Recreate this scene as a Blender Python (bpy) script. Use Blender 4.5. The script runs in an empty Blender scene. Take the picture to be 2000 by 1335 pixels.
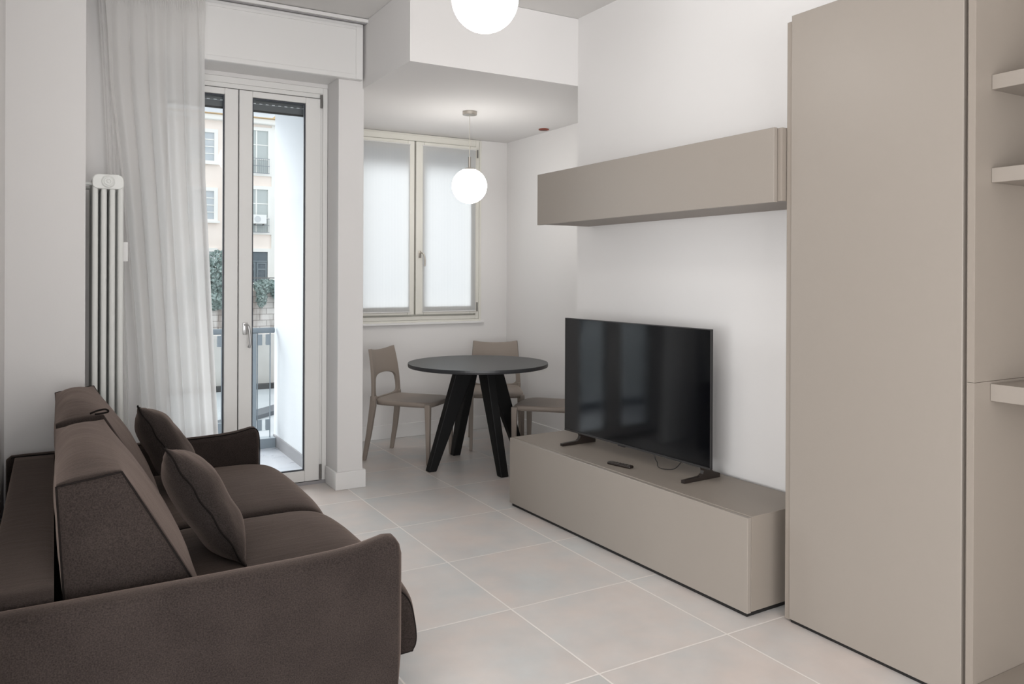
import bpy, bmesh, math, random
from mathutils import Vector, Matrix, noise
PI = math.pi
random.seed(7)
scene = bpy.context.scene
C = scene.collection

# ------------------------------------------------------------------ camera
YAW, PITCH, ROLL = math.radians(30.155), math.radians(-0.083), math.radians(0.2425)
cam_d = bpy.data.cameras.new('camera')
cam = bpy.data.objects.new('camera', cam_d); C.objects.link(cam)
cam_d.sensor_width = 36.0
cam_d.lens = 1539.2 / 2000 * 36.0
cam_d.shift_y = -(667.5 - 537.7) / 2000
cam_d.clip_start = 0.02; cam_d.clip_end = 300
fw = Vector((math.sin(YAW)*math.cos(PITCH), math.cos(YAW)*math.cos(PITCH), math.sin(PITCH)))
rt = Vector((math.cos(YAW), -math.sin(YAW), 0.0)); up = rt.cross(fw)
r2 = rt*math.cos(ROLL) + up*math.sin(ROLL); u2 = -rt*math.sin(ROLL) + up*math.cos(ROLL)
M = Matrix((r2, u2, -fw)).transposed().to_4x4(); M.translation = Vector((0, 0, 1.365))
cam.matrix_world = M
scene.camera = cam

# ------------------------------------------------------------------ world, lights, exposure
world = bpy.data.worlds.new('overcast_sky'); scene.world = world; world.use_nodes = True
bg = world.node_tree.nodes['Background']
bg.inputs[0].default_value = (0.90, 0.95, 1.0, 1); bg.inputs[1].default_value = 1.12
vs = scene.view_settings
vs.view_transform = 'Standard'; vs.look = 'None'; vs.gamma = 1.0; vs.use_curve_mapping = False
vs.exposure = 0.5

def area_light(name, loc, target, sx, sy, watts, col):
    d = bpy.data.lights.new(name, 'AREA'); d.shape = 'RECTANGLE'; d.size = sx; d.size_y = sy
    d.energy = watts; d.color = col
    o = bpy.data.objects.new(name, d); C.objects.link(o); o.location = loc
    o.rotation_euler = (Vector(target) - Vector(loc)).to_track_quat('-Z', 'Y').to_euler()
    return o
# added fill lights, set at assumed window openings behind the camera
area_light('rear_fill_light', (0.1, -2.6, 1.15), (0.3, 3.0, 0.85), 3.3, 1.6, 76, (1.0, 0.995, 0.985))
area_light('side_fill_light', (-2.6, -0.35, 1.15), (2.6, 2.8, 0.75), 2.7, 1.6, 88, (1.0, 0.995, 0.985))
# brightest part of the overcast sky, above the street beyond the balcony
sun_d = bpy.data.lights.new('veiled_sun', 'SUN'); sun_d.energy = 3.4; sun_d.angle = math.radians(50); sun_d.color = (0.96, 0.98, 1.0)
sun = bpy.data.objects.new('veiled_sun', sun_d); C.objects.link(sun); sun.location = (-3, 12, 9)
sun.rotation_euler = Vector((0.30, -0.84, -0.45)).to_track_quat('-Z', 'Y').to_euler()

# ------------------------------------------------------------------ material helpers
def lin(c):
    return tuple((x/12.92 if x <= .04045 else ((x+.055)/1.055)**2.4) for x in (v/255 for v in c)) + (1,)

def mat(name, rgb, rough=0.6, metal=0.0, spec=0.5, bump=None, tone=None, emit=None, coat=0.0):
    """rgb are 0-255 display values of the surface's own colour; tone = (scale, amount, rgb2) soft mottling; bump=(scale, strength)"""
    m = bpy.data.materials.new(name); m.use_nodes = True
    nt = m.node_tree; N = nt.nodes; L = nt.links; p = N['Principled BSDF']
    p.inputs['Base Color'].default_value = lin(rgb)
    p.inputs['Roughness'].default_value = rough; p.inputs['Metallic'].default_value = metal
    p.inputs['Specular IOR Level'].default_value = spec
    p.inputs['Coat Weight'].default_value = coat
    tc = N.new('ShaderNodeTexCoord')
    if tone:
        n = N.new('ShaderNodeTexNoise'); n.inputs['Scale'].default_value = tone[0]; n.inputs['Detail'].default_value = 5
        L.new(tc.outputs['Object'], n.inputs['Vector'])
        r = N.new('ShaderNodeValToRGB'); r.color_ramp.elements[0].position = 0.5-tone[1]; r.color_ramp.elements[1].position = 0.5+tone[1]
        r.color_ramp.elements[0].color = lin(rgb); r.color_ramp.elements[1].color = lin(tone[2])
        L.new(n.outputs['Fac'], r.inputs['Fac']); L.new(r.outputs['Color'], p.inputs['Base Color'])
    if bump:
        n = N.new('ShaderNodeTexNoise'); n.inputs['Scale'].default_value = bump[0]; n.inputs['Detail'].default_value = 4
        L.new(tc.outputs['Object'], n.inputs['Vector'])
        b = N.new('ShaderNodeBump'); b.inputs['Strength'].default_value = bump[1]; b.inputs['Distance'].default_value = 0.004
        L.new(n.outputs['Fac'], b.inputs['Height']); L.new(b.outputs['Normal'], p.inputs['Normal'])
    if emit:
        p.inputs['Emission Color'].default_value = lin(emit[0]); p.inputs['Emission Strength'].default_value = emit[1]
    return m

WALL = mat('white_plaster', (228, 226, 225), 0.85, spec=0.2, bump=(60, 0.06))
CEIL = mat('white_ceiling_paint', (222, 220, 218), 0.9, spec=0.1)
TRIM = mat('white_satin_trim', (232, 231, 230), 0.45)
PVC = mat('white_pvc', (232, 231, 229), 0.35)
IVORY = mat('ivory_painted_wood', (226, 224, 216), 0.45)
TAUPE = mat('taupe_lacquer', (148, 140, 132), 0.42, spec=0.45)
TAUPE_SH = mat('taupe_matt_laminate', (143, 134, 125), 0.5, spec=0.4)
BLACKGAP = mat('black_plinth', (22, 20, 19), 0.7)
PLASTIC = mat('taupe_plastic', (147, 136, 127), 0.5, spec=0.4, bump=(200, 0.03))
BLACK = mat('black_metal', (11, 11, 12), 0.6, spec=0.3)
TABLETOP = mat('black_laminate', (44, 45, 48), 0.38, spec=0.5)
SCREEN = mat('black_glass_screen', (8, 9, 12), 0.08, spec=0.42)
TVBLACK = mat('black_plastic', (24, 23, 24), 0.4)
TVFOOT = mat('dark_brown_black_metal', (34, 26, 22), 0.45)
EDGE = mat('dark_grey_bezel', (70, 68, 68), 0.35, metal=0.5)
CHROME = mat('brushed_nickel', (186, 180, 172), 0.3, metal=1.0)
STEEL = mat('satin_aluminium', (200, 200, 200), 0.35, metal=0.9)
HINGE = mat('grey_metal_hinge', (120, 118, 116), 0.4, metal=0.7)
RADIATOR = mat('white_radiator_enamel', (228, 229, 226), 0.35)
GASKET = mat('dark_gasket', (52, 56, 66), 0.5)
SHUTTER = mat('dark_grey_shutter', (98, 101, 104), 0.6)
COPPER = mat('copper_reflector', (150, 70, 52), 0.35, metal=0.6)
OPAL = mat('opal_glass_lit', (255, 255, 255), 0.3, emit=((255, 252, 248), 11.0))
OPAL2 = mat('opal_glass_bright', (255, 255, 255), 0.3, emit=((255, 252, 247), 12.0))
BALC = mat('grey_painted_steel', (134, 144, 152), 0.45)
BALCW = mat('white_render', (228, 230, 232), 0.9, spec=0.1)
BALCG = mat('grey_stone_skirting', (150, 148, 150), 0.7)
KEYS = mat('grey_rubber_keys', (90, 84, 80), 0.6)

def fabric(name, rgb, rgb2):
    m = bpy.data.materials.new(name); m.use_nodes = True
    nt = m.node_tree; N = nt.nodes; L = nt.links; p = N['Principled BSDF']
    tc = N.new('ShaderNodeTexCoord')
    a = N.new('ShaderNodeTexNoise'); a.inputs['Scale'].default_value = 260; a.inputs['Detail'].default_value = 3
    b = N.new('ShaderNodeTexNoise'); b.inputs['Scale'].default_value = 5; b.inputs['Detail'].default_value = 4
    mx = N.new('ShaderNodeMath'); mx.operation = 'MULTIPLY_ADD'; mx.inputs[1].default_value = 0.45
    L.new(tc.outputs['Object'], a.inputs['Vector']); L.new(tc.outputs['Object'], b.inputs['Vector'])
    L.new(b.outputs['Fac'], mx.inputs[0]); L.new(a.outputs['Fac'], mx.inputs[2])
    r = N.new('ShaderNodeValToRGB'); r.color_ramp.elements[0].position = 0.5; r.color_ramp.elements[1].position = 0.95
    r.color_ramp.elements[0].color = lin(rgb); r.color_ramp.elements[1].color = lin(rgb2)
    L.new(mx.outputs[0], r.inputs['Fac']); L.new(r.outputs['Color'], p.inputs['Base Color'])
    p.inputs['Roughness'].default_value = 0.95; p.inputs['Specular IOR Level'].default_value = 0.1
    p.inputs['Sheen Weight'].default_value = 0.55; p.inputs['Sheen Roughness'].default_value = 0.5
    p.inputs['Sheen Tint'].default_value = lin((190, 170, 160))
    w = N.new('ShaderNodeTexNoise'); w.inputs['Scale'].default_value = 14; w.inputs['Detail'].default_value = 3
    mp = N.new('ShaderNodeMapping'); mp.inputs['Scale'].default_value = (0.5, 2.4, 1.5)
    L.new(tc.outputs['Object'], mp.inputs['Vector']); L.new(mp.outputs[0], w.inputs['Vector'])
    ad = N.new('ShaderNodeMath'); ad.operation = 'MULTIPLY_ADD'; ad.inputs[1].default_value = 3.0
    L.new(w.outputs['Fac'], ad.inputs[0]); L.new(a.outputs['Fac'], ad.inputs[2])
    bm_ = N.new('ShaderNodeBump'); bm_.inputs['Strength'].default_value = 0.18; bm_.inputs['Distance'].default_value = 0.003
    L.new(ad.outputs[0], bm_.inputs['Height']); L.new(bm_.outputs['Normal'], p.inputs['Normal'])
    return m
SOFA = fabric('brown_grey_sofa_fabric', (30, 25, 24), (56, 49, 46))
PILLOW = fabric('brown_grey_pillow_fabric', (31, 27, 26), (57, 51, 49))
PIPE = mat('dark_brown_piping', (28, 24, 23), 0.9, spec=0.1)

def sheer(name, rgb, transp, transl):
    m = bpy.data.materials.new(name); m.use_nodes = True
    nt = m.node_tree; N = nt.nodes; L = nt.links; N.clear()
    out = N.new('ShaderNodeOutputMaterial')
    d = N.new('ShaderNodeBsdfDiffuse'); d.inputs[0].default_value = lin(rgb)
    t = N.new('ShaderNodeBsdfTranslucent'); t.inputs[0].default_value = lin(rgb)
    x = N.new('ShaderNodeBsdfTransparent')
    m1 = N.new('ShaderNodeMixShader'); m1.inputs[0].default_value = transl
    m2 = N.new('ShaderNodeMixShader'); m2.inputs[0].default_value = transp
    L.new(d.outputs[0], m1.inputs[1]); L.new(t.outputs[0], m1.inputs[2])
    L.new(m1.outputs[0], m2.inputs[1]); L.new(x.outputs[0], m2.inputs[2]); L.new(m2.outputs[0], out.inputs[0])
    return m
VOILE = sheer('white_voile', (247, 246, 245), 0.08, 0.60)
BLIND = sheer('white_window_voile', (224, 225, 226), 0.01, 0.56)

def glass(name):
    m = bpy.data.materials.new(name); m.use_nodes = True
    nt = m.node_tree; N = nt.nodes; L = nt.links; N.clear()
    out = N.new('ShaderNodeOutputMaterial')
    t = N.new('ShaderNodeBsdfTransparent'); t.inputs[0].default_value = (0.97, 0.985, 0.985, 1)
    g = N.new('ShaderNodeBsdfGlossy'); g.inputs['Roughness'].default_value = 0.02
    f = N.new('ShaderNodeFresnel'); f.inputs[0].default_value = 1.35
    mx = N.new('ShaderNodeMixShader')
    L.new(f.outputs[0], mx.inputs[0]); L.new(t.outputs[0], mx.inputs[1]); L.new(g.outputs[0], mx.inputs[2]); L.new(mx.outputs[0], out.inputs[0])
    return m
GLASS = glass('clear_glass')

def tile_mat(name, x0, y0, sx, sy, base, warm, grout, gw, rough):
    m = bpy.data.materials.new(name); m.use_nodes = True
    nt = m.node_tree; N = nt.nodes; L = nt.links; p = N['Principled BSDF']
    geo = N.new('ShaderNodeNewGeometry'); sep = N.new('ShaderNodeSeparateXYZ'); L.new(geo.outputs['Position'], sep.inputs[0])
    def mth(op, a, b=None, c=None):
        n = N.new('ShaderNodeMath'); n.operation = op
        for i, v in enumerate((a, b, c)):
            if v is None: continue
            if isinstance(v, (int, float)): n.inputs[i].default_value = v
            else: L.new(v, n.inputs[i])
        return n.outputs[0]
    def axis(o, a0, s):
        t = mth('DIVIDE', mth('SUBTRACT', o, a0), s)
        fl = mth('FLOOR', t); fr = mth('SUBTRACT', t, fl)
        e = mth('MULTIPLY', mth('MINIMUM', fr, mth('SUBTRACT', 1.0, fr)), s)
        return fl, e
    fx, ex = axis(sep.outputs[0], x0, sx); fy, ey = axis(sep.outputs[1], y0, sy)
    edge = mth('MINIMUM', ex, ey)
    g = N.new('ShaderNodeMapRange'); g.inputs['From Min'].default_value = gw*0.5; g.inputs['From Max'].default_value = gw*0.5+0.0022
    L.new(edge, g.inputs['Value'])
    cmb = N.new('ShaderNodeCombineXYZ'); L.new(fx, cmb.inputs[0]); L.new(fy, cmb.inputs[1])
    wn = N.new('ShaderNodeTexWhiteNoise'); L.new(cmb.outputs[0], wn.inputs['Vector'])
    sc = N.new('ShaderNodeVectorMath'); sc.operation = 'SCALE'; sc.inputs[3].default_value = 7.0; L.new(wn.outputs['Color'], sc.inputs[0])
    av = N.new('ShaderNodeVectorMath'); L.new(geo.outputs['Position'], av.inputs[0]); L.new(sc.outputs[0], av.inputs[1])
    n1 = N.new('ShaderNodeTexNoise'); n1.inputs['Scale'].default_value = 2.6; n1.inputs['Detail'].default_value = 7; n1.inputs['Roughness'].default_value = 0.55
    L.new(av.outputs[0], n1.inputs['Vector'])
    n2 = N.new('ShaderNodeTexNoise'); n2.inputs['Scale'].default_value = 9; n2.inputs['Detail'].default_value = 8; L.new(av.outputs[0], n2.inputs['Vector'])
    r = N.new('ShaderNodeValToRGB'); r.color_ramp.elements[0].position = 0.36; r.color_ramp.elements[1].position = 0.66
    r.color_ramp.elements[0].color = lin(base); r.color_ramp.elements[1].color = lin(warm)
    L.new(n1.outputs['Fac'], r.inputs['Fac'])
    hv = N.new('ShaderNodeHueSaturation'); L.new(r.outputs[0], hv.inputs['Color'])
    v = mth('ADD', mth('MULTIPLY', n2.outputs['Fac'], 0.20), mth('MULTIPLY_ADD', wn.outputs['Value'], 0.07, 0.875))
    L.new(v, hv.inputs['Value'])
    mx = N.new('ShaderNodeMix'); mx.data_type = 'RGBA'; L.new(g.outputs[0], mx.inputs[0])
    mx.inputs[6].default_value = lin(grout); L.new(hv.outputs[0], mx.inputs[7]); L.new(mx.outputs[2], p.inputs['Base Color'])
    p.inputs['Roughness'].default_value = rough; p.inputs['Specular IOR Level'].default_value = 0.4
    rr = mth('MULTIPLY_ADD', n2.outputs['Fac'], 0.2, rough-0.1); L.new(rr, p.inputs['Roughness'])
    b = N.new('ShaderNodeBump'); b.inputs['Strength'].default_value = 0.4; b.inputs['Distance'].default_value = 0.001
    L.new(g.outputs[0], b.inputs['Height']); L.new(b.outputs[0], p.inputs['Normal'])
    return m
FLOOR = tile_mat('grey_beige_porcelain_tiles', 1.6155, 2.177, 0.602, 0.5995, (199, 199, 198), (212, 201, 195), (234, 228, 223), 0.0045, 0.34)
BFLOOR = tile_mat('pale_balcony_tiles', 0.0, 5.2, 0.4, 0.4, (196, 198, 204), (200, 200, 204), (180, 180, 184), 0.004, 0.3)

# ------------------------------------------------------------------ mesh helpers
ROOT = {}
def new(): return bmesh.new()
def box(bm, x0, x1, y0, y1, z0, z1):
    vs_ = [bm.verts.new((x, y, z)) for x in (x0, x1) for y in (y0, y1) for z in (z0, z1)]
    for f in ((0,1,3,2), (4,6,7,5), (0,4,5,1), (2,3,7,6), (0,2,6,4), (1,5,7,3)):
        bm.faces.new([vs_[i] for i in f])
    return vs_
def hexa(bm, bot, top):
    """prism between two equally long loops of points"""
    a = [bm.verts.new(p) for p in bot]; b = [bm.verts.new(p) for p in top]; n = len(a)
    bm.faces.new(list(reversed(a))); bm.faces.new(b)
    for i in range(n): bm.faces.new((a[i], a[(i+1) % n], b[(i+1) % n], b[i]))
def cyl(bm, c, r, h, axis='z', seg=32, r2=None):
    r2 = r if r2 is None else r2
    def P(a, rr, t):
        x, y = rr*math.cos(a), rr*math.sin(a)
        return Vector(c) + (Vector((x, y, t)) if axis == 'z' else Vector((x, t, y)) if axis == 'y' else Vector((t, x, y)))
    A = [P(2*PI*i/seg, r, 0) for i in range(seg)]; B = [P(2*PI*i/seg, r2, h) for i in range(seg)]
    hexa(bm, A, B)
def sphere(bm, c, r, seg=48, rings=28):
    bmesh.ops.create_uvsphere(bm, u_segments=seg, v_segments=rings, radius=r, matrix=Matrix.Translation(c))
def lathe(bm, c, prof, seg=40):
    rows = [[bm.verts.new((c[0]+r*math.cos(2*PI*i/seg), c[1]+r*math.sin(2*PI*i/seg), c[2]+z)) for i in range(seg)] for r, z in prof]
    for a, b in zip(rows, rows[1:]):
        for i in range(seg): bm.faces.new((a[i], a[(i+1) % seg], b[(i+1) % seg], b[i]))
    bm.faces.new(list(reversed(rows[0]))); bm.faces.new(rows[-1])
def lathe_y(bm, c, prof, seg=40):
    rows = [[bm.verts.new((c[0]+r*math.cos(2*PI*i/seg), c[1]-d, c[2]+r*math.sin(2*PI*i/seg))) for i in range(seg)] for r, d in prof]
    for a, b in zip(rows, rows[1:]):
        for i in range(seg): bm.faces.new((a[i], a[(i+1) % seg], b[(i+1) % seg], b[i]))
    bm.faces.new(rows[-1])
def tube(bm, pts, r, seg=8, closed=False):
    pts = [Vector(p) for p in pts]; n = len(pts); rings = []
    ref = None
    for i, p in enumerate(pts):
        if closed: t = pts[(i+1) % n] - pts[i-1]
        else: t = pts[min(i+1, n-1)] - pts[max(i-1, 0)]
        t.normalize()
        if ref is None: ref = Vector((0, 0, 1)) if abs(t.z) < 0.9 else Vector((1, 0, 0))
        s = t.cross(ref); s.normalize(); ref = s.cross(t); q = ref
        rings.append([bm.verts.new(p + s*(r*math.cos(2*PI*k/seg)) + q*(r*math.sin(2*PI*k/seg))) for k in range(seg)])
    m = n if closed else n-1
    for i in range(m):
        a, b = rings[i], rings[(i+1) % n]
        for k in range(seg): bm.faces.new((a[k], a[(k+1) % seg], b[(k+1) % seg], b[k]))
    if not closed:
        bm.faces.new(list(reversed(rings[0]))); bm.faces.new(rings[-1])
def smooth_path(pts, n=8, closed=False):
    out = []; P = [Vector(p) for p in pts]; m = len(P)
    rng = range(m) if closed else range(m-1)
    for i in rng:
        if closed: p0, p1, p2, p3 = P[i-1], P[i], P[(i+1) % m], P[(i+2) % m]
        else: p0, p1, p2, p3 = P[max(i-1, 0)], P[i], P[i+1], P[min(i+2, m-1)]
        for k in range(n):
            t = k/n
            out.append(0.5*((2*p1)+(-p0+p2)*t+(2*p0-5*p1+4*p2-p3)*t*t+(-p0+3*p1-3*p2+p3)*t**3))
    if not closed: out.append(P[-1])
    return out
def obj(name, bm, m, parent=None, bevel=0, seg=2, smooth=False, subd=0, solid=0, autos=True):
    bmesh.ops.recalc_face_normals(bm, faces=bm.faces[:])
    off = ROOT.get(parent.name, None) if parent else None
    if off is not None: bmesh.ops.translate(bm, verts=bm.verts[:], vec=-Vector(off))
    me = bpy.data.meshes.new(name); bm.to_mesh(me); bm.free()
    me.materials.append(m)
    o = bpy.data.objects.new(name, me); C.objects.link(o)
    if parent:
        o.parent = parent
        if off is not None: ROOT[o.name] = off
    if smooth:
        for p in me.polygons: p.use_smooth = True
    if solid:
        s = o.modifiers.new('solid', 'SOLIDIFY'); s.thickness = solid; s.offset = 0
    if bevel:
        b = o.modifiers.new('bevel', 'BEVEL'); b.width = bevel; b.segments = seg; b.limit_method = 'ANGLE'; b.angle_limit = math.radians(35)
        b.harden_normals = False
    if subd:
        s = o.modifiers.new('sub', 'SUBSURF'); s.levels = subd; s.render_levels = subd
    return o
def tag(o, label, cat, group=None, kind=None):
    if label: o['label'] = label
    if cat: o['category'] = cat
    if group: o['group'] = group
    if kind: o['kind'] = kind
    return o
def thing(name, label, cat, loc=(0, 0, 0), rotz=0, group=None, world_built=True):
    """Empty at the thing's base; world_built: its parts are given in world coordinates"""
    o = bpy.data.objects.new(name, None); C.objects.link(o); o.location = loc; o.rotation_euler = (0, 0, rotz)
    o.empty_display_size = 0.1
    if world_built: ROOT[o.name] = tuple(loc)
    return tag(o, label, cat, group)
def struct(name, bm, m, label=None, cat=None, **k):
    o = obj(name, bm, m, **k); o['kind'] = 'structure'
    if label: o['label'] = label
    if cat: o['category'] = cat
    return o
def sthing(name, label, cat, loc):
    o = thing(name, label, cat, loc); o['kind'] = 'structure'; return o

# ================================================================== ROOM SHELL
XW = 2.84          # right wall
b = new(); box(b, -2.7, 3.75, -2.7, 5.10, -0.12, 0.0); box(b, 1.55, 3.75, 5.10, 6.4, -0.12, 0.0)
struct('floor', b, FLOOR, 'grey beige porcelain tile floor with pale grout lines', 'floor')
b = new(); box(b, -2.7, 3.75, -2.7, 6.42, 2.97, 3.1)
struct('ceiling', b, CEIL, 'flat white main ceiling', 'ceiling')
b = new(); box(b, 1.706, 3.75, 4.075, 6.42, 2.548, 2.968)
struct('ceiling_niche', b, WALL, 'lowered white ceiling over the dining niche', 'ceiling')
b = new(); box(b, XW, 3.75, -2.7, 4.075, 0, 2.97)
struct('wall_right', b, WALL, 'white wall behind the television and the wardrobe', 'wall')
b = new(); box(b, 3.53, 3.75, 4.076, 6.42, 0, 2.548)
struct('wall_niche_right', b, WALL, 'white side wall of the dining niche behind the table', 'wall')
# niche back wall round the window opening
WX0, WX1, WZ0, WZ1 = 2.03, 3.225, 0.985, 2.515
b = new()
box(b, 1.716, WX0, 6.17, 6.42, 0, 2.547); box(b, WX1, 3.529, 6.17, 6.42, 0, 2.547)
box(b, WX0, WX1, 6.17, 6.42, 0, WZ0); box(b, WX0, WX1, 6.17, 6.42, WZ1, 2.547)
struct('wall_niche_back', b, WALL, 'white back wall of the dining niche under and around the window', 'wall')
b = new(); box(b, 1.548, 1.715, 4.85, 6.42, 0, 2.968)
struct('wall_pier', b, WALL, 'white pier between the balcony door and the dining niche', 'wall', bevel=0.004)
b = new(); box(b, -2.7, -0.196, 2.0, 4.29, 0, 2.97)
struct('wall_left', b, WALL, 'white left wall behind the sofa', 'wall')
b = new(); box(b, -0.6, 0.129, 4.29, 4.85, 0, 2.968)
struct('wall_column', b, WALL, 'white boxed column at the far end of the sofa', 'wall')
DX0, DX1 = 0.43, 1.547
b = new(); box(b, -0.6, DX0, 4.852, 5.2, 0, 2.968); box(b, DX0, DX1, 5.075, 5.2, 2.575, 2.968)
struct('wall_back', b, WALL, 'white wall around the balcony door behind the radiator and curtain', 'wall')
b = new()
box(b, -2.82, -2.7, -2.7, -1.75, 0, 2.97); box(b, -2.82, -2.7, 1.05, 2.0, 0, 2.97)
box(b, -2.82, -2.7, -1.75, 1.05, 0, 0.35); box(b, -2.82, -2.7, -1.75, 1.05, 2.65, 2.97)  # unseen window opening, added for the side fill light
struct('wall_far_left', b, WALL, 'white side wall behind the camera', 'wall')
b = new()
box(b, -2.7, -1.7, -2.85, -2.7, 0, 2.97); box(b, 1.9, XW, -2.85, -2.7, 0, 2.97)
box(b, -1.7, 1.9, -2.85, -2.7, 0, 0.3); box(b, -1.7, 1.9, -2.85, -2.7, 2.6, 2.97)  # unseen window opening, added for the rear fill light
struct('wall_rear', b, WALL, 'white wall with an assumed wide window opening behind the camera', 'wall')
# baseboards
def base(name, x0, x1, y0, y1, lab, h=0.115):
    b = new(); box(b, x0, x1, y0, y1, 0, h); struct(name, b, TRIM, lab, 'baseboard', bevel=0.003)
base('baseboard_niche_back', 1.731, 3.53, 6.153, 6.17, 'white baseboard along the niche back wall')
base('baseboard_niche_right', 3.513, 3.53, 4.09, 6.152, 'white baseboard along the niche right wall')
b = new()
box(b, 1.533, 1.731, 4.834, 4.85, 0, 0.112); box(b, 1.533, 1.548, 4.85, 5.055, 0, 0.112); box(b, 1.715, 1.731, 4.85, 6.152, 0, 0.112)
struct('baseboard_pier', b, TRIM, 'white baseboard wrapping the pier beside the balcony door', 'baseboard', bevel=0.003)
b = new(); box(b, 2.841, 3.512, 4.075, 4.09, 0, 0.112)
struct('baseboard_niche_front', b, TRIM, 'white baseboard behind the television cabinet corner', 'baseboard', bevel=0.003)

# ------------------------------------------------------------------ balcony door
d1 = sthing('door_1', 'white double balcony door with two glazed leaves', 'door', (0.985, 5.07, 0))
def ring_frame(bm, x0, x1, z0, z1, y0, y1, w, wb=None, wt=None):
    wb = w if wb is None else wb; wt = w if wt is None else wt
    box(bm, x0, x0+w, y0, y1, z0, z1); box(bm, x1-w, x1, y0, y1, z0, z1)
    box(bm, x0+w, x1-w, y0, y1, z0, z0+wb); box(bm, x0+w, x1-w, y0, y1, z1-wt, z1)
b = new(); ring_frame(b, DX0, 1.546, 0.0, 2.574, 5.085, 5.15, 0.045, 0.012, 0.066)
box(b, 1.515, 1.546, 5.072, 5.086, 0, 2.574); box(b, DX0, 1.515, 5.072, 5.086, 2.535, 2.574)
obj('door_frame', b, PVC, d1, bevel=0.003)
b = new(); box(b, 0.972, 0.998, 5.131, 5.142, 0.022, 2.50); obj('astragal', b, PVC, d1)
for nm, x0, x1, gx0, gx1 in (('r', 0.988, 1.499, 1.068, 1.401), ('l', 0.474, 0.982, 0.572, 0.902)):
    b = new(); y0, y1 = 5.066, 5.13
    box(b, x0, gx0, y0, y1, 0.022, 2.50); box(b, gx1, x1, y0, y1, 0.022, 2.50)
    box(b, gx0, gx1, y0, y1, 0.022, 0.092); box(b, gx0, gx1, y0, y1, 2.462, 2.50)
    leaf = obj('door_leaf', b, PVC, d1, bevel=0.004)
    b = new(); ring_frame(b, gx0+.001, gx1-.001, 0.093, 2.461, 5.078, 5.092, 0.007); obj('gasket', b, GASKET, leaf)
    b = new(); box(b, gx0+.003, gx1-.003, 5.096, 5.102, 0.095, 2.459); obj('glass_pane', b, GLASS, leaf)
    if nm == 'r':
        b = new(); box(b, 1.012, 1.040, 5.056, 5.066, 0.985, 1.06)
        tube(b, smooth_path([(1.026, 5.058, 1.045), (1.028, 5.03, 1.045), (1.036, 5.015, 1.035), (1.044, 5.012, 0.99), (1.046, 5.013, 0.93), (1.040, 5.018, 0.905)], 6), 0.0085, 10)
        h = obj('door_handle', b, STEEL, leaf, bevel=0.002, smooth=True)
        for z0, z1 in ((2.44, 2.525), (0.03, 0.125)):
            b = new(); cyl(b, (1.502, 5.059, z0), 0.0085, z1-z0, 'z', 14); obj('hinge', b, HINGE, leaf, smooth=False)
b = new(); box(b, DX0, 1.546, 5.06, 5.20, -0.005, 0.0195); obj('door_threshold', b, BALCG, d1)
# roller shutter outside, mostly raised
sh = thing('roller_shutter', 'dark grey roller shutter lowered a hand width outside the balcony door', 'shutter', (0.98, 5.22, 2.41))
b = new(); 
for i in range(4): box(b, 0.44, 1.535, 5.212, 5.222, 2.412+i*0.042, 2.412+i*0.042+0.0405)
obj('shutter_slats', b, SHUTTER, sh, bevel=0.003)
b = new(); box(b, 0.44, 1.535, 5.208, 5.226, 2.402, 2.412); obj('bottom_rail', b, BLACKGAP, sh)
for i in range(27):
    b = new(); box(b, 0.46+i*0.04, 0.478+i*0.04, 5.2100, 5.2118, 2.452, 2.457); obj('painted_slot_light', b, BALCW, sh)  # solid white boxes painted in for daylight showing through the slat holes

# shutter box above door
sb = thing('shutter_box', 'white shutter box with a framed panel above the balcony door', 'shutter box', (0.92, 4.82, 2.59))
b = new(); box(b, 0.25, 1.69, 4.805, 4.849, 2.592, 2.945); obj('front_board', b, TRIM, sb, bevel=0.003)
b = new(); ring_frame(b, 0.25, 1.688, 2.593, 2.925, 4.797, 4.8055, 0.045, 0.03, 0.02)
obj('panel_frame', b, TRIM, sb, bevel=0.003)
b = new(); box(b, 0.431, 1.546, 4.853, 5.074, 2.600, 2.615); obj('bottom_board', b, TRIM, sb)
rl = thing('curtain_rail', 'white curtain rail running along the top of the shutter box', 'curtain rail', (0.92, 4.77, 2.94))
b = new(); box(b, 0.21, 1.707, 4.752, 4.80, 2.945, 2.966); obj('track', b, TRIM, rl, bevel=0.002)
b = new(); box(b, 0.22, 1.70, 4.768, 4.782, 2.938, 2.9455); obj('groove', b, BALCG, rl)

# ------------------------------------------------------------------ niche window
w1 = sthing('window_1', 'ivory two-leaf casement window with voile panels in the niche', 'window', (2.63, 6.17, 0.98))
b = new(); ring_frame(b, 2.018, 3.236, 0.975, 2.532, 6.152, 6.20, 0.034, 0.034, 0.05); ring_frame(b, 2.0, 3.262, 0.955, 2.545, 6.158, 6.17, 0.02)
box(b, 2.031, 2.075, 6.193, 6.22, 0.985, 2.515); box(b, 3.18, 3.224, 6.193, 6.22, 0.985, 2.515); box(b, 2.075, 3.18, 6.193, 6.22, 0.985, 1.06); box(b, 2.075, 3.18, 6.193, 6.22, 2.44, 2.515); box(b, 2.60, 2.64, 6.193, 6.22, 1.06, 2.44)
obj('window_frame', b, IVORY, w1, bevel=0.004)
b = new(); box(b, 1.99, 3.285, 6.140, 6.168, 0.938, 0.957); obj('window_sill', b, TRIM, w1, bevel=0.003)
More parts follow.
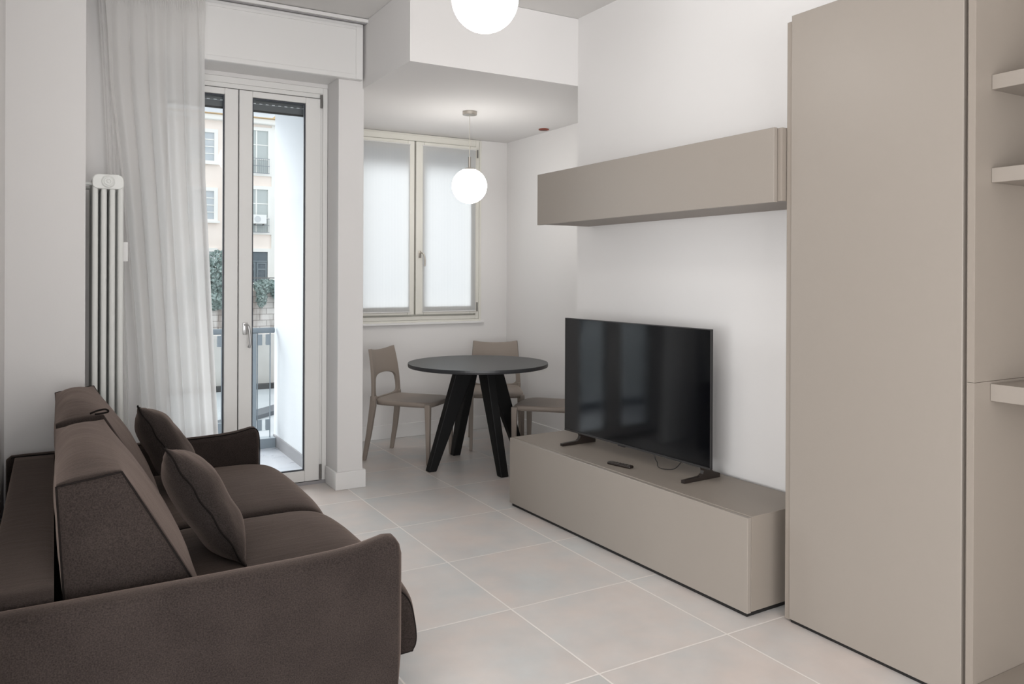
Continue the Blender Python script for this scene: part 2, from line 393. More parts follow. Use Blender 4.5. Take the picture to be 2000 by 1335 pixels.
for nm, x0, x1 in (('l', 2.06, 2.612), ('r', 2.626, 3.196)):
    b = new(); gx0, gx1 = x0+0.075, x1-0.06
    box(b, x0, gx0, 6.128, 6.19, 1.022, 2.478); box(b, gx1, x1, 6.128, 6.19, 1.022, 2.478)
    box(b, gx0, gx1, 6.128, 6.19, 1.022, 1.095); box(b, gx0, gx1, 6.128, 6.19, 2.405, 2.478)
    sash = obj('window_sash', b, IVORY, w1, bevel=0.005)
    b = new(); box(b, gx0+.001, gx1-.001, 6.155, 6.16, 1.096, 2.404); obj('window_pane', b, GLASS, sash)
    vx0, vx1 = (x0+0.01, x1-0.045) if nm == 'l' else (x0+0.058, x1-0.012)
    b = new(); n = 60; rows = []
    for j in range(13):
        z = 1.045 + (2.448-1.045)*j/12
        rows.append([b.verts.new((vx0+(vx1-vx0)*i/n, 6.119+0.0005*math.sin(i*1.9+0.2*j)+0.0006*math.sin(i*0.35), z)) for i in range(n+1)])
    for r_, s_ in zip(rows, rows[1:]):
        for i in range(n): b.faces.new((r_[i], r_[i+1], s_[i+1], s_[i]))
    vo = obj('voile_panel', b, BLIND, sash, smooth=True); vo['label'] = 'thin white voile stretched over the casement glass'
    b = new(); cyl(b, (vx0-.004, 6.119, 2.447), 0.0035, vx1-vx0+.008, 'x', 8); cyl(b, (vx0-.004, 6.119, 1.047), 0.0035, vx1-vx0+.008, 'x', 8); obj('voile_rod', b, TRIM, sash)
    if nm == 'r':
        b = new(); box(b, 2.648, 2.670, 6.118, 6.128, 1.50, 1.56)
        tube(b, smooth_path([(2.659, 6.122, 1.54), (2.662, 6.09, 1.54), (2.676, 6.078, 1.53), (2.686, 6.076, 1.49), (2.688, 6.078, 1.45), (2.684, 6.08, 1.43)], 6), 0.007, 10)
        obj('window_handle', b, CHROME, sash, bevel=0.002, smooth=True)
        for z0, z1 in ((1.04, 1.12), (2.38, 2.45)):
            b = new(); cyl(b, (3.203, 6.12, z0), 0.006, z1-z0, 'z', 12); obj('hinge', b, HINGE, sash)
ws = thing('window_shutter', 'grey roller shutter edge showing through the voile atop the niche window', 'shutter', (2.63, 6.3, 2.33))
b = new()
for i in range(5): box(b, 2.035, 3.22, 6.29, 6.30, 2.335+i*0.04, 2.374+i*0.04)
obj('shutter_slats', b, SHUTTER, ws)

# ================================================================== BALCONY AND OUTSIDE
b = new(); box(b, -1.6, 1.547, 5.2, 6.40, -0.14, -0.005)
struct('floor_balcony', b, BFLOOR, 'pale tiled balcony floor', 'balcony floor')
b = new(); box(b, -1.6, 1.547, 5.201, 6.60, 2.64, 2.8)
struct('ceiling_balcony', b, BALCW, 'white soffit over the balcony', 'ceiling')
b = new(); box(b, 1.528, 1.5478, 5.202, 6.419, -0.005, 2.639)
struct('wall_balcony', b, BALCW, 'white rendered side wall of the balcony', 'wall')
b = new(); box(b, 1.515, 1.5285, 5.215, 6.40, -0.005, 0.082)
struct('baseboard_balcony', b, BALCG, 'grey stone skirting along the balcony side wall', 'baseboard')
b = new(); box(b, -1.6, 1.512, 6.30, 6.40, -0.005, 0.07)
struct('trim_1', b, BALC, 'grey kerb under the balcony railing', 'kerb')
rg = thing('balcony_railing', 'grey steel balcony railing with clamped glass panels', 'railing', (0.6, 6.35, 0.07))
b = new(); cyl(b, (-1.6, 6.35, 0.915), 0.022, 3.11, 'x', 20); obj('handrail', b, BALC, rg, smooth=True)
for x in (1.355, 0.30, -0.75):
    b = new(); box(b, x-0.016, x+0.016, 6.335, 6.365, 0.07, 0.895); obj('post', b, BALC, rg, bevel=0.002)
for x0, x1 in ((1.385, 1.475), (0.36, 1.11), (-0.69, 0.24)):
    b = new(); box(b, x0, x1, 6.346, 6.354, 0.125, 0.86); obj('glass_panel', b, GLASS, rg)
    for x in (x0-0.004, x1+0.004):
        b = new(); cyl(b, (x, 6.35, 0.07), 0.0045, 0.83, 'z', 8); obj('panel_edge', b, BALC, rg)
    for x in (x0+0.012, x1-0.012):
        for z in (0.13, 0.80):
            b = new(); box(b, x-0.018, x+0.018, 6.335, 6.365, z, z+0.085); obj('clamp', b, BALC, rg, bevel=0.003)

GROUND = mat('pale_paving', (190, 192, 194), 0.9, tone=(0.6, 0.2, (176, 179, 182)))
b = new(); box(b, -30, 45, 9, 42, -3.1, -2.9)
o = struct('ground', b, GROUND, 'pale paved yard below the balcony', 'ground')
b = new(); hexa(b, [(3.0, 21.5, -2.9), (9.5, 27.8, -2.9), (9.1, 28.3, -2.9), (2.6, 22.0, -2.9)], [(3.0, 21.5, -2.78), (9.5, 27.8, -2.78), (9.1, 28.3, -2.78), (2.6, 22.0, -2.78)])
tag(obj('kerb_strip', b, mat('dark_wet_kerb', (88, 92, 98), 0.7)), 'dark diagonal kerb across the pale yard', 'kerb')
YW = mat('yard_wall_render', (212, 208, 203), 0.95, spec=0.1, tone=(0.8, 0.25, (196, 190, 184)))
b = new(); box(b, -20, 30, 30.0, 30.4, -2.9, -0.9); 
tag(obj('yard_wall', b, YW), 'low pale rendered wall behind the balcony railing', 'wall')
b = new(); box(b, -20, 30, 29.7, 30.0, -2.9, -2.72)
tag(obj('drain_channel', b, mat('black_drain', (50, 50, 52), 0.8)), 'thin dark drain along the foot of the yard wall', 'drain')

def stone_mat():
    m = bpy.data.materials.new('pale_stone_blocks'); m.use_nodes = True
    nt = m.node_tree; N = nt.nodes; L = nt.links; p = N['Principled BSDF']
    tc = N.new('ShaderNodeTexCoord'); mp = N.new('ShaderNodeMapping'); mp.inputs['Rotation'].default_value = (PI/2, 0, 0)
    L.new(tc.outputs['Object'], mp.inputs[0])
    br = N.new('ShaderNodeTexBrick'); br.inputs['Scale'].default_value = 1.0
    br.inputs['Brick Width'].default_value = 0.62; br.inputs['Row Height'].default_value = 0.28; br.inputs['Mortar Size'].default_value = 0.018
    br.inputs['Color1'].default_value = lin((232, 226, 221)); br.inputs['Color2'].default_value = lin((214, 208, 203)); br.inputs['Mortar'].default_value = lin((172, 165, 160))
    L.new(mp.outputs[0], br.inputs['Vector'])
    n = N.new('ShaderNodeTexNoise'); n.inputs['Scale'].default_value = 1.3; n.inputs['Detail'].default_value = 6
    m2 = N.new('ShaderNodeMapping'); m2.inputs['Scale'].default_value = (2.2, 1, 0.5); L.new(tc.outputs['Object'], m2.inputs[0]); L.new(m2.outputs[0], n.inputs['Vector'])
    r = N.new('ShaderNodeValToRGB'); r.color_ramp.elements[0].position = 0.42; r.color_ramp.elements[1].position = 0.6
    r.color_ramp.elements[0].color = lin((178, 168, 162)); r.color_ramp.elements[1].color = (1, 1, 1, 1)
    L.new(n.outputs['Fac'], r.inputs[0])
    mx = N.new('ShaderNodeMix'); mx.data_type = 'RGBA'; mx.blend_type = 'MULTIPLY'; mx.inputs[0].default_value = 0.8
    L.new(br.outputs['Color'], mx.inputs[6]); L.new(r.outputs[0], mx.inputs[7]); L.new(mx.outputs[2], p.inputs['Base Color'])
    p.inputs['Roughness'].default_value = 0.95; return m
b = new(); box(b, -20, 30, 38.0, 38.8, -2.9, 0.55)
tag(obj('stone_wall', b, stone_mat(), bevel=0.03), 'pale stone retaining wall below the house across the yard', 'wall')

# ivy spilling over the stone wall: leaves nobody could count
def ivy(name, label, blobs, n):
    rnd = random.Random(len(label)); b = new()
    for _ in range(n):
        cx, cz, rx, rz = rnd.choice(blobs)
        a = rnd.uniform(0, 2*PI); q = math.sqrt(rnd.random())
        c = Vector((cx+rx*q*math.cos(a), 37.85-0.55*rnd.random()*(1-q*q*0.8), cz+rz*q*math.sin(a)))
        R_ = Matrix.Rotation(rnd.uniform(-.9, .9), 3, 'X') @ Matrix.Rotation(rnd.uniform(-.9, .9), 3, 'Z') @ Matrix.Rotation(rnd.uniform(0, 6.28), 3, 'Y')
        s = rnd.uniform(0.05, 0.10)
        pts = [(0, 0, -s), (s*.8, 0.01, -s*.2), (s*.45, 0.02, s*.7), (0, 0, s*1.2), (-s*.45, 0.02, s*.7), (-s*.8, 0.01, -s*.2)]
        b.faces.new([b.verts.new(c + R_ @ Vector(p)) for p in pts])
    o = obj(name, b, mat(name+'_leaf', (112, 132, 126), 0.7, tone=(6, 0.12, (172, 188, 184)))); return o
iv = ivy('ivy', 'thick grey green ivy covering the wall beside the curtain', [(6.6, 1.5, 0.9, 0.9), (6.9, 0.6, 0.7, 0.8), (5.9, 1.0, 0.9, 1.1), (6.3, 0.2, .5, .5)], 3000)
tag(iv, 'thick grey green ivy on the stone wall seen beside the curtain edge', 'ivy', kind='stuff')
iv = ivy('ivy', 'thin ivy hanging', [(8.6, 0.75, 0.6, 0.32), (9.2, 0.6, 0.4, 0.45), (8.4, 0.35, 0.22, 0.6), (9.3, 0.3, 0.18, 0.5)], 1500)
tag(iv, 'ragged ivy trailing over the stone wall below the dark green door', 'ivy', kind='stuff')

# house across the yard
HY = 40.0
FAC = mat('pink_beige_render', (240, 224, 212), 0.95, spec=0.1, tone=(0.3, 0.3, (246, 236, 228)))
OCH = mat('ochre_cornice', (222, 190, 146), 0.9)
FWH = mat('white_stucco', (240, 238, 233), 0.9)
ROOFM = mat('pale_red_roof_tiles', (205, 160, 145), 0.9, bump=(8, 0.6), tone=(5, 0.15, (225, 195, 185)))
GLZ = mat('grey_window_glass', (176, 184, 190), 0.25, tone=(2, 0.2, (196, 200, 202)))
LOUV = mat('grey_louvre_shutter', (186, 192, 190), 0.7)
DGRN = mat('slate_green_door', (88, 100, 108), 0.6)
hs = thing('apartment_house', 'pink beige house with white window surrounds and ochre cornice across the yard', 'house', (7.5, HY, 0.5))
b = new(); box(b, -14, 9.52, HY, HY+8, 0.5, 8.7); obj('facade', b, FAC, hs)
b = new(); box(b, -14.2, 9.75, HY-0.35, HY+8, 8.7, 8.97); obj('cornice_moulding', b, FWH, hs, bevel=0.06)
b = new(); box(b, -14.3, 9.85, HY-0.5, HY+8, 8.97, 9.24); obj('cornice_band', b, OCH, hs, bevel=0.04)
b = new(); box(b, -14.4, 9.95, HY-0.62, HY+8, 9.24, 9.34); obj('gutter', b, FWH, hs)
b = new(); hexa(b, [(-14.4, HY-.62, 9.34), (9.95, HY-.62, 9.34), (9.95, HY+8, 9.34), (-14.4, HY+8, 9.34)], [(-12, HY+3, 11.2), (8, HY+3, 11.2), (8, HY+5, 11.2), (-12, HY+5, 11.2)]); obj('roof', b, ROOFM, hs)
b = new(); box(b, 9.34, 9.56, HY-0.06, HY+.2, 0.5, 8.7); obj('corner_pilaster', b, FWH, hs)
def fwin(x0, x1, z0, z1, kind):
    fw_ = 0.17
    b = new(); ring_frame(b, x0-fw_, x1+fw_, z0-0.12, z1+fw_, HY-0.10, HY+0.02, fw_, 0.12, fw_)
    if kind == 'sash': box(b, x0-fw_-.08, x1+fw_+.08, HY-0.2, HY-.08, z0-0.18, z0-0.08)
    f = obj('window', b, FWH, hs)
    b = new()
    if kind == 'door':
        box(b, x0, x1, HY-0.03, HY+.02, z0, z1)
        o = obj('pane', b, DGRN, f)
        b = new(); mid = (x0+x1)/2
        box(b, x0, x1, HY-.07, HY-.03, z1-.50, z1-.43)
        for xa, xb in ((x0+.04, mid-.03), (mid+.03, x1-.04)):
            ring_frame(b, xa, xb, z0+.05, z1-.52, HY-.06, HY-.03, 0.07); box(b, xa+.07, xb-.07, HY-.06, HY-.03, z0+.62, z0+.7)
        obj('joinery', b, mat('slate_joinery', (112, 124, 130), .6), f)
    else:
        box(b, x0, x1, HY-0.03, HY+.02, z0, z1); obj('pane', b, GLZ if kind == 'sash' else LOUV, f)
        b = new(); mid = (x0+x1)/2; box(b, mid-.03, mid+.03, HY-.06, HY-.03, z0, z1)
        k = 3 if kind == 'sash' else 2
        for i in range(1, k+1): z = z0+(z1-z0)*i/(k+1); box(b, x0, x1, HY-.055, HY-.03, z-.02, z+.02)
        obj('glazing_bars', b, FWH, f)
for args in ((8.05, 9.165, 6.29, 8.40, 'louvre'), (8.05, 9.165, 3.40, 5.50, 'louvre'), (8.05, 9.165, 0.9, 2.42, 'door'),
             (5.6, 6.63, 6.75, 8.10, 'sash'), (5.6, 6.63, 3.95, 5.30, 'sash'), (5.6, 6.63, 0.9, 2.40, 'sash'),
             (3.0, 4.1, 6.29, 8.40, 'louvre'), (3.0, 4.1, 3.40, 5.50, 'louvre')): fwin(*args)
for z0, z1 in ((6.29, 7.0), (3.38, 4.05)):
    b = new()
    for i in range(13): box(b, 8.03+i*.095, 8.045+i*.095, HY-.26, HY-.245, z0, z1)
    for z in (z0, (z0+z1)/2, z1): box(b, 8.0, 9.2, HY-.265, HY-.24, z-.015, z+.015)
    obj('window_guard', b, mat('grey_guard_rail', (140, 146, 150), .6), hs)
ac = thing('air_conditioner', 'small white air conditioner unit under the middle window of the house', 'air conditioner', (8.65, HY-.5, 3.74))
b = new(); box(b, 8.36, 8.98, HY-.62, HY-.28, 3.78, 4.22); c_ = obj('casing', b, mat('white_casing', (236, 236, 234), .5), ac, bevel=.02)
b = new(); cyl(b, (8.56, HY-.635, 4.0), 0.15, .02, 'y', 24); obj('fan_grille', b, mat('pale_grille', (205, 207, 208), .6), ac)
for x in (8.45, 8.85):
    b = new(); box(b, x, x+.04, HY-.6, HY-.27, 3.72, 3.78); obj('bracket', b, HINGE, ac)
b = new(); 
for x in (8.0, 8.4, 8.8, 9.2, 9.6): box(b, x, x+.03, 38.1, 38.13, .55, 1.15)
box(b, 7.9, 9.65, 38.09, 38.14, 1.12, 1.17)
tag(obj('terrace_rail', b, HINGE), 'thin dark rail on top of the stone wall by the green door', 'railing')

# ================================================================== RADIATOR, CURTAIN
ra = thing('radiator', 'tall white column radiator beside the curtain', 'radiator', (0.22, 4.5, 0.12))
RX = [0.172, 0.2095, 0.2465, 0.2825]; ys = [4.335+i*0.046 for i in range(9)]
Z0, Z1 = 0.12, 1.845
for y in ys:
    b = new()
    for x in RX:
        pts = [(x, y, Z0+0.03), (x, y, 0.7), (x, y, 1.3), (x, y, Z1-0.04)]
        tube(b, pts, 0.0128, 12)
    for z0, z1 in ((Z0, Z0+0.075), (Z1-0.072, Z1)):
        # rounded header across the four columns
        hh = []
        n = 8; r = 0.03
        xs0, xs1 = RX[0]-0.0135, RX[-1]+0.0135
        for cx, cz, a0 in ((xs1-r, z1-r, 0), (xs0+r, z1-r, PI/2), (xs0+r, z0+r*.7, PI), (xs1-r, z0+r*.7, 3*PI/2)):
            for k in range(n+1):
                a = a0+PI/2*k/n; rr = r if cz > (z0+z1)/2 else r*.7
                hh.append((cx+rr*math.cos(a)*(r/rr if rr < r else 1), cz+rr*math.sin(a)))
        hexa(b, [(p[0], y-0.0195, p[1]) for p in hh], [(p[0], y+0.0195, p[1]) for p in hh])
    obj('element', b, RADIATOR, ra, bevel=0.004, seg=2, smooth=False)
for z in (Z1-0.036, Z0+0.036):
    b = new(); cx = (RX[0]+RX[-1])/2
    lathe_y(b, (cx, ys[0]-0.019, z), [(0.030, 0), (0.030, 0.006), (0.025, 0.009), (0.023, 0.006), (0.019, 0.006), (0.018, 0.010), (0.011, 0.010), (0.010, 0.007)]); cyl(b, (cx, ys[0]-0.031, z), 0.007, 0.007, 'y', 6)
    obj('end_plug', b, RADIATOR, ra, bevel=0.001)
for y, z in ((4.37, Z1-.045), (4.62, Z1-.045), (4.37, Z0+.04), (4.62, Z0+.04)):
    b = new(); cyl(b, (0.1295, y, z), 0.008, 0.045, 'x', 12); obj('wall_bracket', b, RADIATOR, ra)
b = new(); box(b, 0.2965, 0.322, 4.41, 4.445, 1.42, 1.52); obj('heat_meter', b, TRIM, ra, bevel=0.004)
b = new(); tube(b, [(0.2275, 4.52, 0.12), (0.2275, 4.52, 0.0)], 0.008, 10); obj('supply_pipe', b, RADIATOR, ra)

def curtain():
    cu = thing('curtain', 'floor-length white sheer curtain gathered left of the balcony door', 'curtain', (0.55, 4.72, 0.0))
    def lerp_tab(tab, z):
        for (za, va), (zb, vb) in zip(tab, tab[1:]):
            if za >= z >= zb: t = (za-z)/(za-zb+1e-9); return va+(vb-va)*t
        return tab[-1][1] if z < tab[-1][0] else tab[0][1]
    Ltab = [(2.95, .205), (2.85, .225), (2.4, .245), (1.9, .30), (1.2, .355), (.6, .395), (0.02, .43)]
    Rtab = [(2.95, .733), (2.85, .735), (2.3, .738), (1.9, .742), (1.2, .775), (.5, .812), (0.02, .84)]
    nu, nv = 260, 70
    folds = [(0.0, 0), ]
    rnd = random.Random(3)
    ph = [0]
    for i in range(nu): ph.append(ph[-1] + (0.55+0.9*abs(noise.noise(Vector((i*0.045, 3.1, 0)))))*2*PI*8/nu)
    b = new(); rows = []
    for j in range(nv+1):
        z = 2.943 - (2.943-0.015)*j/nv
        row = []
        L_, R_ = lerp_tab(Ltab, z), lerp_tab(Rtab, z)
        depth = 0.009 + 0.019*min(1, (2.95-z)/0.9)
        tight = 1.0 if z > 2.85 else 0.0
        for i in range(nu+1):
            u = i/nu
            w = 0.25*noise.noise(Vector((u*5, z*0.8, 1.7)))
            y = 4.708 + depth*math.sin(ph[i]+w*2.2+0.25*math.sin(z*1.1)) + 0.18*depth*math.sin(ph[i]*2.3+1+z*.5)
            if z > 2.85: y = 4.722 + 0.006*math.sin(u*230) + 0.006*math.sin(ph[i])
            x = L_+(R_-L_)*u + 0.010*math.cos(ph[i]+w)*min(1, (2.95-z)/.3)
            row.append(b.verts.new((x, y, z)))
        rows.append(row)
    for r_, s_ in zip(rows, rows[1:]):
        for i in range(nu): b.faces.new((r_[i], r_[i+1], s_[i+1], s_[i]))
    obj('drape', b, VOILE, cu, smooth=True)
    b = new(); rows = []
    for j in range(6):
        z = 2.942-0.09*j/5
        rows.append([b.verts.new((.205+(.735-.205)*i/nu, 4.731+0.006*math.sin(i*0.9), z)) for i in range(nu+1)])
    for r_, s_ in zip(rows, rows[1:]):
        for i in range(nu): b.faces.new((r_[i], r_[i+1], s_[i+1], s_[i]))
    obj('heading_tape', b, VOILE, cu, smooth=True)
    # inner return of the sheer nearest the wall
    b = new(); rows = []
    for j in range(41):
        z = 2.942-(2.942-.02)*j/40; x0 = .19+.13*(j/40)**0.8
        rows.append([b.verts.new((x0+0.075*i/24*(1-.3*j/40), 4.765+0.008*math.sin(i*.9+j*.03), z)) for i in range(25)])
    for r_, s_ in zip(rows, rows[1:]):
        for i in range(24): b.faces.new((r_[i], r_[i+1], s_[i+1], s_[i]))
    obj('return_edge', b, VOILE, cu, smooth=True)
curtain()

# ================================================================== PENDANTS AND SPOT
def pendant(label, x, y, ztop, zc, r, opal):
    t = thing('pendant_lamp', label, 'pendant lamp', (x, y, ztop), group='opal globe pendants')
    b = new(); cyl(b, (x, y, ztop-0.026), 0.052, 0.026, 'z', 40); obj('ceiling_canopy', b, CHROME, t, bevel=0.003)
    b = new(); cyl(b, (x, y, zc+r+0.085), 0.0022, ztop-0.026-(zc+r+0.085), 'z', 8); obj('cable', b, mat('clear_cable', (196, 192, 180), .4), t)
    b = new(); cyl(b, (x, y, zc+r+0.004), 0.0095, 0.082, 'z', 20); obj('socket_tube', b, CHROME, t)
    b = new(); lathe(b, (x, y, zc), [(0.050, r*0.905), (0.052, r*0.93), (0.030, r+0.004), (0.010, r+0.006)]); obj('cap', b, CHROME, t)
    b = new(); sphere(b, (x, y, zc), r); obj('glass_globe', b, opal, t, smooth=True)
pendant('lit white opal globe pendant hanging in front of the niche window', 2.613, 5.12, 2.548, 2.006, 0.127, OPAL2)
pendant('lit white opal globe pendant cut off by the top of the picture', 1.415, 2.649, 2.97, 2.412, 0.127, OPAL)
sp = thing('ceiling_spot', 'small copper recessed spot in the niche ceiling', 'spotlight', (3.444, 5.423, 2.54))
b = new(); lathe(b, (3.444, 5.423, 2.5385), [(0.036, 0.0), (0.042, 0.002), (0.042, 0.009)]); obj('trim_ring', b, COPPER, sp, smooth=False)
b = new(); cyl(b, (3.444, 5.423, 2.5375), 0.030, 0.002, 'z', 32); obj('reflector', b, mat('dark_red_reflector', (96, 36, 28), .5), sp)

# ================================================================== TV WALL FURNITURE
# low cabinet (rotated a little off the wall)
ang = math.atan2(2.387-2.3345, 4.035-2.236)     # front face leans away at its far end
cab = thing('tv_cabinet', 'long low taupe television cabinet on the tiled floor', 'cabinet', (2.387, 2.236, 0), ang, world_built=False)
# local: +y runs along the front to the far end, +x goes back towards the wall
Lc, Dc, z0, z1 = 1.80, 0.445, 0.018, 0.402
b = new(); box(b, 0.0235, 0.447-0.02, 0.0, Lc, z0+0.003, z1); cc = obj('carcass', b, TAUPE_SH, cab, bevel=0.0015)
b = new(); box(b, 0.0, 0.0215, -0.001, Lc+0.001, z0, z1-0.003); obj('flap_front', b, TAUPE, cab, bevel=0.002)
b = new(); box(b, 0.012, 0.42, 0.012, Lc-0.012, 0.0, z0-0.0005); obj('plinth', b, BLACKGAP, cab)
# wall cabinet
wc = thing('wall_cabinet', 'long taupe wall cabinet hung above the television', 'cabinet', (2.65, 3.05, 1.654))
b = new(); box(b, 2.489, 2.838, 2.161, 3.951, 1.660, 1.951); obj('carcass', b, TAUPE_SH, wc, bevel=0.0015)
b = new(); box(b, 2.467, 2.487, 2.182, 3.953, 1.656, 1.953); obj('flap_front', b, TAUPE, wc, bevel=0.002)
# wardrobe with one tall flat door
wd = thing('wardrobe', 'tall taupe wardrobe with one flat handleless door', 'wardrobe', (2.67, 1.8, 0))
b = new(); box(b, 2.512, 2.838, 2.134, 2.157, 0.008, 2.366); obj('side_panel', b, TAUPE_SH, wd, bevel=0.001)
b = new(); box(b, 2.531, 2.838, 1.439, 2.133, 0.03, 2.366); obj('carcass', b, TAUPE_SH, wd, bevel=0.001)
b = new(); box(b, 2.507, 2.529, 1.452, 2.132, 0.014, 2.386); obj('wardrobe_door', b, TAUPE, wd, bevel=0.002)
b = new(); box(b, 2.516, 2.82, 1.45, 2.13, 0.0, 0.0115); obj('plinth', b, BLACKGAP, wd)
# open shelf unit
su = thing('shelf_unit', 'open taupe shelf unit at the right edge of the picture', 'shelves', (2.68, 0.5, 0))
b = new(); box(b, 2.507, 2.838, 1.414, 1.4375, 0.008, 1.0285); box(b, 2.507, 2.838, 1.414, 1.4375, 1.0295, 2.386); obj('side_panel', b, TAUPE_SH, su, bevel=0.0008)
b = new(); box(b, 2.820, 2.838, -0.6, 1.4138, 0.05, 2.386); obj('back_panel', b, TAUPE_SH, su)
b = new(); box(b, 2.507, 2.838, -0.624, -0.601, 0.008, 2.386); obj('side_panel', b, TAUPE_SH, su, bevel=0.001)
for za, zb in ((1.963, 2.010), (1.665, 1.712), (0.966, 1.021)):
    b = new(); box(b, 2.597, 2.8195, -0.6, 1.4135, za, zb); obj('shelf', b, TAUPE, su, bevel=0.0015)
b = new(); box(b, 2.52, 2.8195, -0.6, 1.4135, 0.03, 0.075); obj('bottom_shelf', b, TAUPE_SH, su, bevel=0.0015)

# television
TX, TY = 2.607, 3.222
tv = thing('television', 'large black flat television on the low cabinet', 'television', (TX, TY, 0.402), math.radians(3.0), world_built=False)
# local: screen faces -x, +y is the far end
b = new(); box(b, 0.0, 0.012, -0.531, 0.589, 0.060, 0.712); 
hb = obj('housing', b, TVBLACK, tv, bevel=0.003)
b = new(); box(b, 0.012, 0.05, -0.40, 0.45, 0.085, 0.50); obj('rear_cover', b, TVBLACK, tv, bevel=0.015)
b = new(); ring_frame(b, 0, 1, 0, 1, 0, 1, .1) if False else None
box(b, -0.004, 0.0, -0.531, -0.527, 0.060, 0.712); box(b, -0.004, 0.0, 0.585, 0.589, 0.060, 0.712); box(b, -0.004, 0.0, -0.531, 0.589, 0.708, 0.712); box(b, -0.005, 0.0, -0.531, 0.589, 0.060, 0.069)
obj('bezel', b, EDGE, tv)
b = new(); box(b, -0.0025, -0.0001, -0.527, 0.585, 0.069, 0.708); obj('screen', b, SCREEN, tv)
b = new(); box(b, -0.004, 0.012, 0.07, 0.12, 0.054, 0.060); obj('sensor', b, TVBLACK, tv)
for y in (-0.4675, 0.4675):
    # blade foot along x with a curved riser in its rear half
    top = [(-0.118, 0.016), (0.02, 0.018), (0.012, 0.022), (-0.004, 0.035), (-0.012, 0.06), (0.030, 0.06), (0.045, 0.035), (0.12, 0.022), (0.12, 0.001), (-0.118, 0.001)]
    pts = [(-0.118, 0.001), (0.12, 0.001), (0.12, 0.020), (0.075, 0.034), (0.045, 0.0605), (0.004, 0.0605), (0.010, 0.045), (0.004, 0.030), (-0.012, 0.0195), (-0.118, 0.015)]
    b = new(); hexa(b, [(p[0], y-0.011, p[1]) for p in pts], [(p[0], y+0.011, p[1]) for p in pts])
    obj('foot', b, TVFOOT, tv, bevel=0.001)
b = new(); tube(b, smooth_path([(0.02, -0.33, 0.062), (0.0, -0.30, 0.02), (-0.012, -0.25, 0.007), (-0.015, -0.20, 0.008), (0.015, -0.16, 0.02), (0.03, -0.13, 0.03), (0.03, -0.12, 0.062)], 8), 0.0022, 8)
tag(obj('power_cable', b, TVBLACK, tv), None, None)
rc = thing('remote_control', 'slim black remote control lying in front of the television', 'remote control', (2.467, 3.154, 0.402), math.radians(14), world_built=False)
b = new(); box(b, -0.0175, 0.0175, -0.073, 0.073, 0.0005, 0.0145); rb = obj('remote_body', b, TVFOOT, rc, bevel=0.006, seg=3)
b = new()
for i in range(5):
    for k in (-0.009, 0.0, 0.009): cyl(b, (k, -0.055+i*0.02, 0.0142), 0.003, 0.0018, 'z', 10)
cyl(b, (0, 0.052, 0.0142), 0.011, 0.0015, 'z', 20)
obj('buttons', b, KEYS, rc)

# ================================================================== SOFA
sf = thing('sofa', 'dark brown-grey two-seat fabric sofa with slim arms', 'sofa', (0.4, 3.25, 0))
AY0, AY1, BY0, BY1 = 2.235, 2.325, 4.165, 4.245
def cushion(P, amp, n=16, p=3.0, wr=0.0, seed=0, pinch=0.0):
    """box-shaped soft cushion: P maps the unit cube to space, amp = bulge of the six faces (x0,x1,y0,y1,z0,z1)"""
    bm = new(); V = {}
    c0 = P(.5, .5, .5)
    def q(t): return 1-abs(2*t-1)**p
    def pos(i, j, k):
        key = (i, j, k)
        if key in V: return V[key]
        a, b_, c = i/n, j/n, k/n
        v = P(a, b_, c); d = Vector((0, 0, 0))
        def dirn(ax, sg):
            e = 1e-3; t = [a, b_, c]; t[ax] = 1 if sg > 0 else 0
            t2 = t[:]; t2[ax] = 0 if sg > 0 else 1
            w = P(*t)-P(*t2); return w.normalized()
        if i == 0: d += dirn(0, -1)*amp[0]*q(b_)*q(c)
        if i == n: d += dirn(0, 1)*amp[1]*q(b_)*q(c)
        if j == 0: d += dirn(1, -1)*amp[2]*q(a)*q(c)
        if j == n: d += dirn(1, 1)*amp[3]*q(a)*q(c)
        if k == 0: d += dirn(2, -1)*amp[4]*q(a)*q(b_)
        if k == n: d += dirn(2, 1)*amp[5]*q(a)*q(b_)
        if wr: 
            w = v*6+Vector((seed, seed*2.3, 0)); m_ = max(q(a)*q(b_), q(a)*q(c), q(b_)*q(c))
            d += (v-c0).normalized()*wr*noise.noise(Vector((w.x, w.y*1.6, w.z)))*m_
        V[key] = bm.verts.new(v+d); return V[key]
    rng = range(n)
    for s in (0, n):
        for i in rng:
            for j in rng:
                bm.faces.new((pos(s, i, j), pos(s, i+1, j), pos(s, i+1, j+1), pos(s, i, j+1)))
                bm.faces.new((pos(i, s, j), pos(i+1, s, j), pos(i+1, s, j+1), pos(i, s, j+1)))
                bm.faces.new((pos(i, j, s), pos(i+1, j, s), pos(i+1, j+1, s), pos(i, j+1, s)))
    return bm
# base and low rear deck
b = new(); box(b, -0.13, 0.90, AY1+.002, BY0-.002, 0.05, 0.20); obj('base', b, SOFA, sf, bevel=0.015, seg=3)
P = lambda a, c, d: Vector((-0.15+(0.152)*a, AY1+0.003+(BY0-AY1-.006)*c, 0.20+0.335*d))
obj('rear_deck', cushion(P, (0.004, 0, 0, 0, 0, 0.012), 20, 5), SOFA, sf, smooth=True, bevel=0)
for x, y in ((0.83, 2.28), (-0.1, 2.28), (0.83, 4.2), (-0.1, 4.2)):
    b = new(); cyl(b, (x, y, 0), 0.018, 0.055, 'z', 16); obj('leg', b, BLACK, sf)
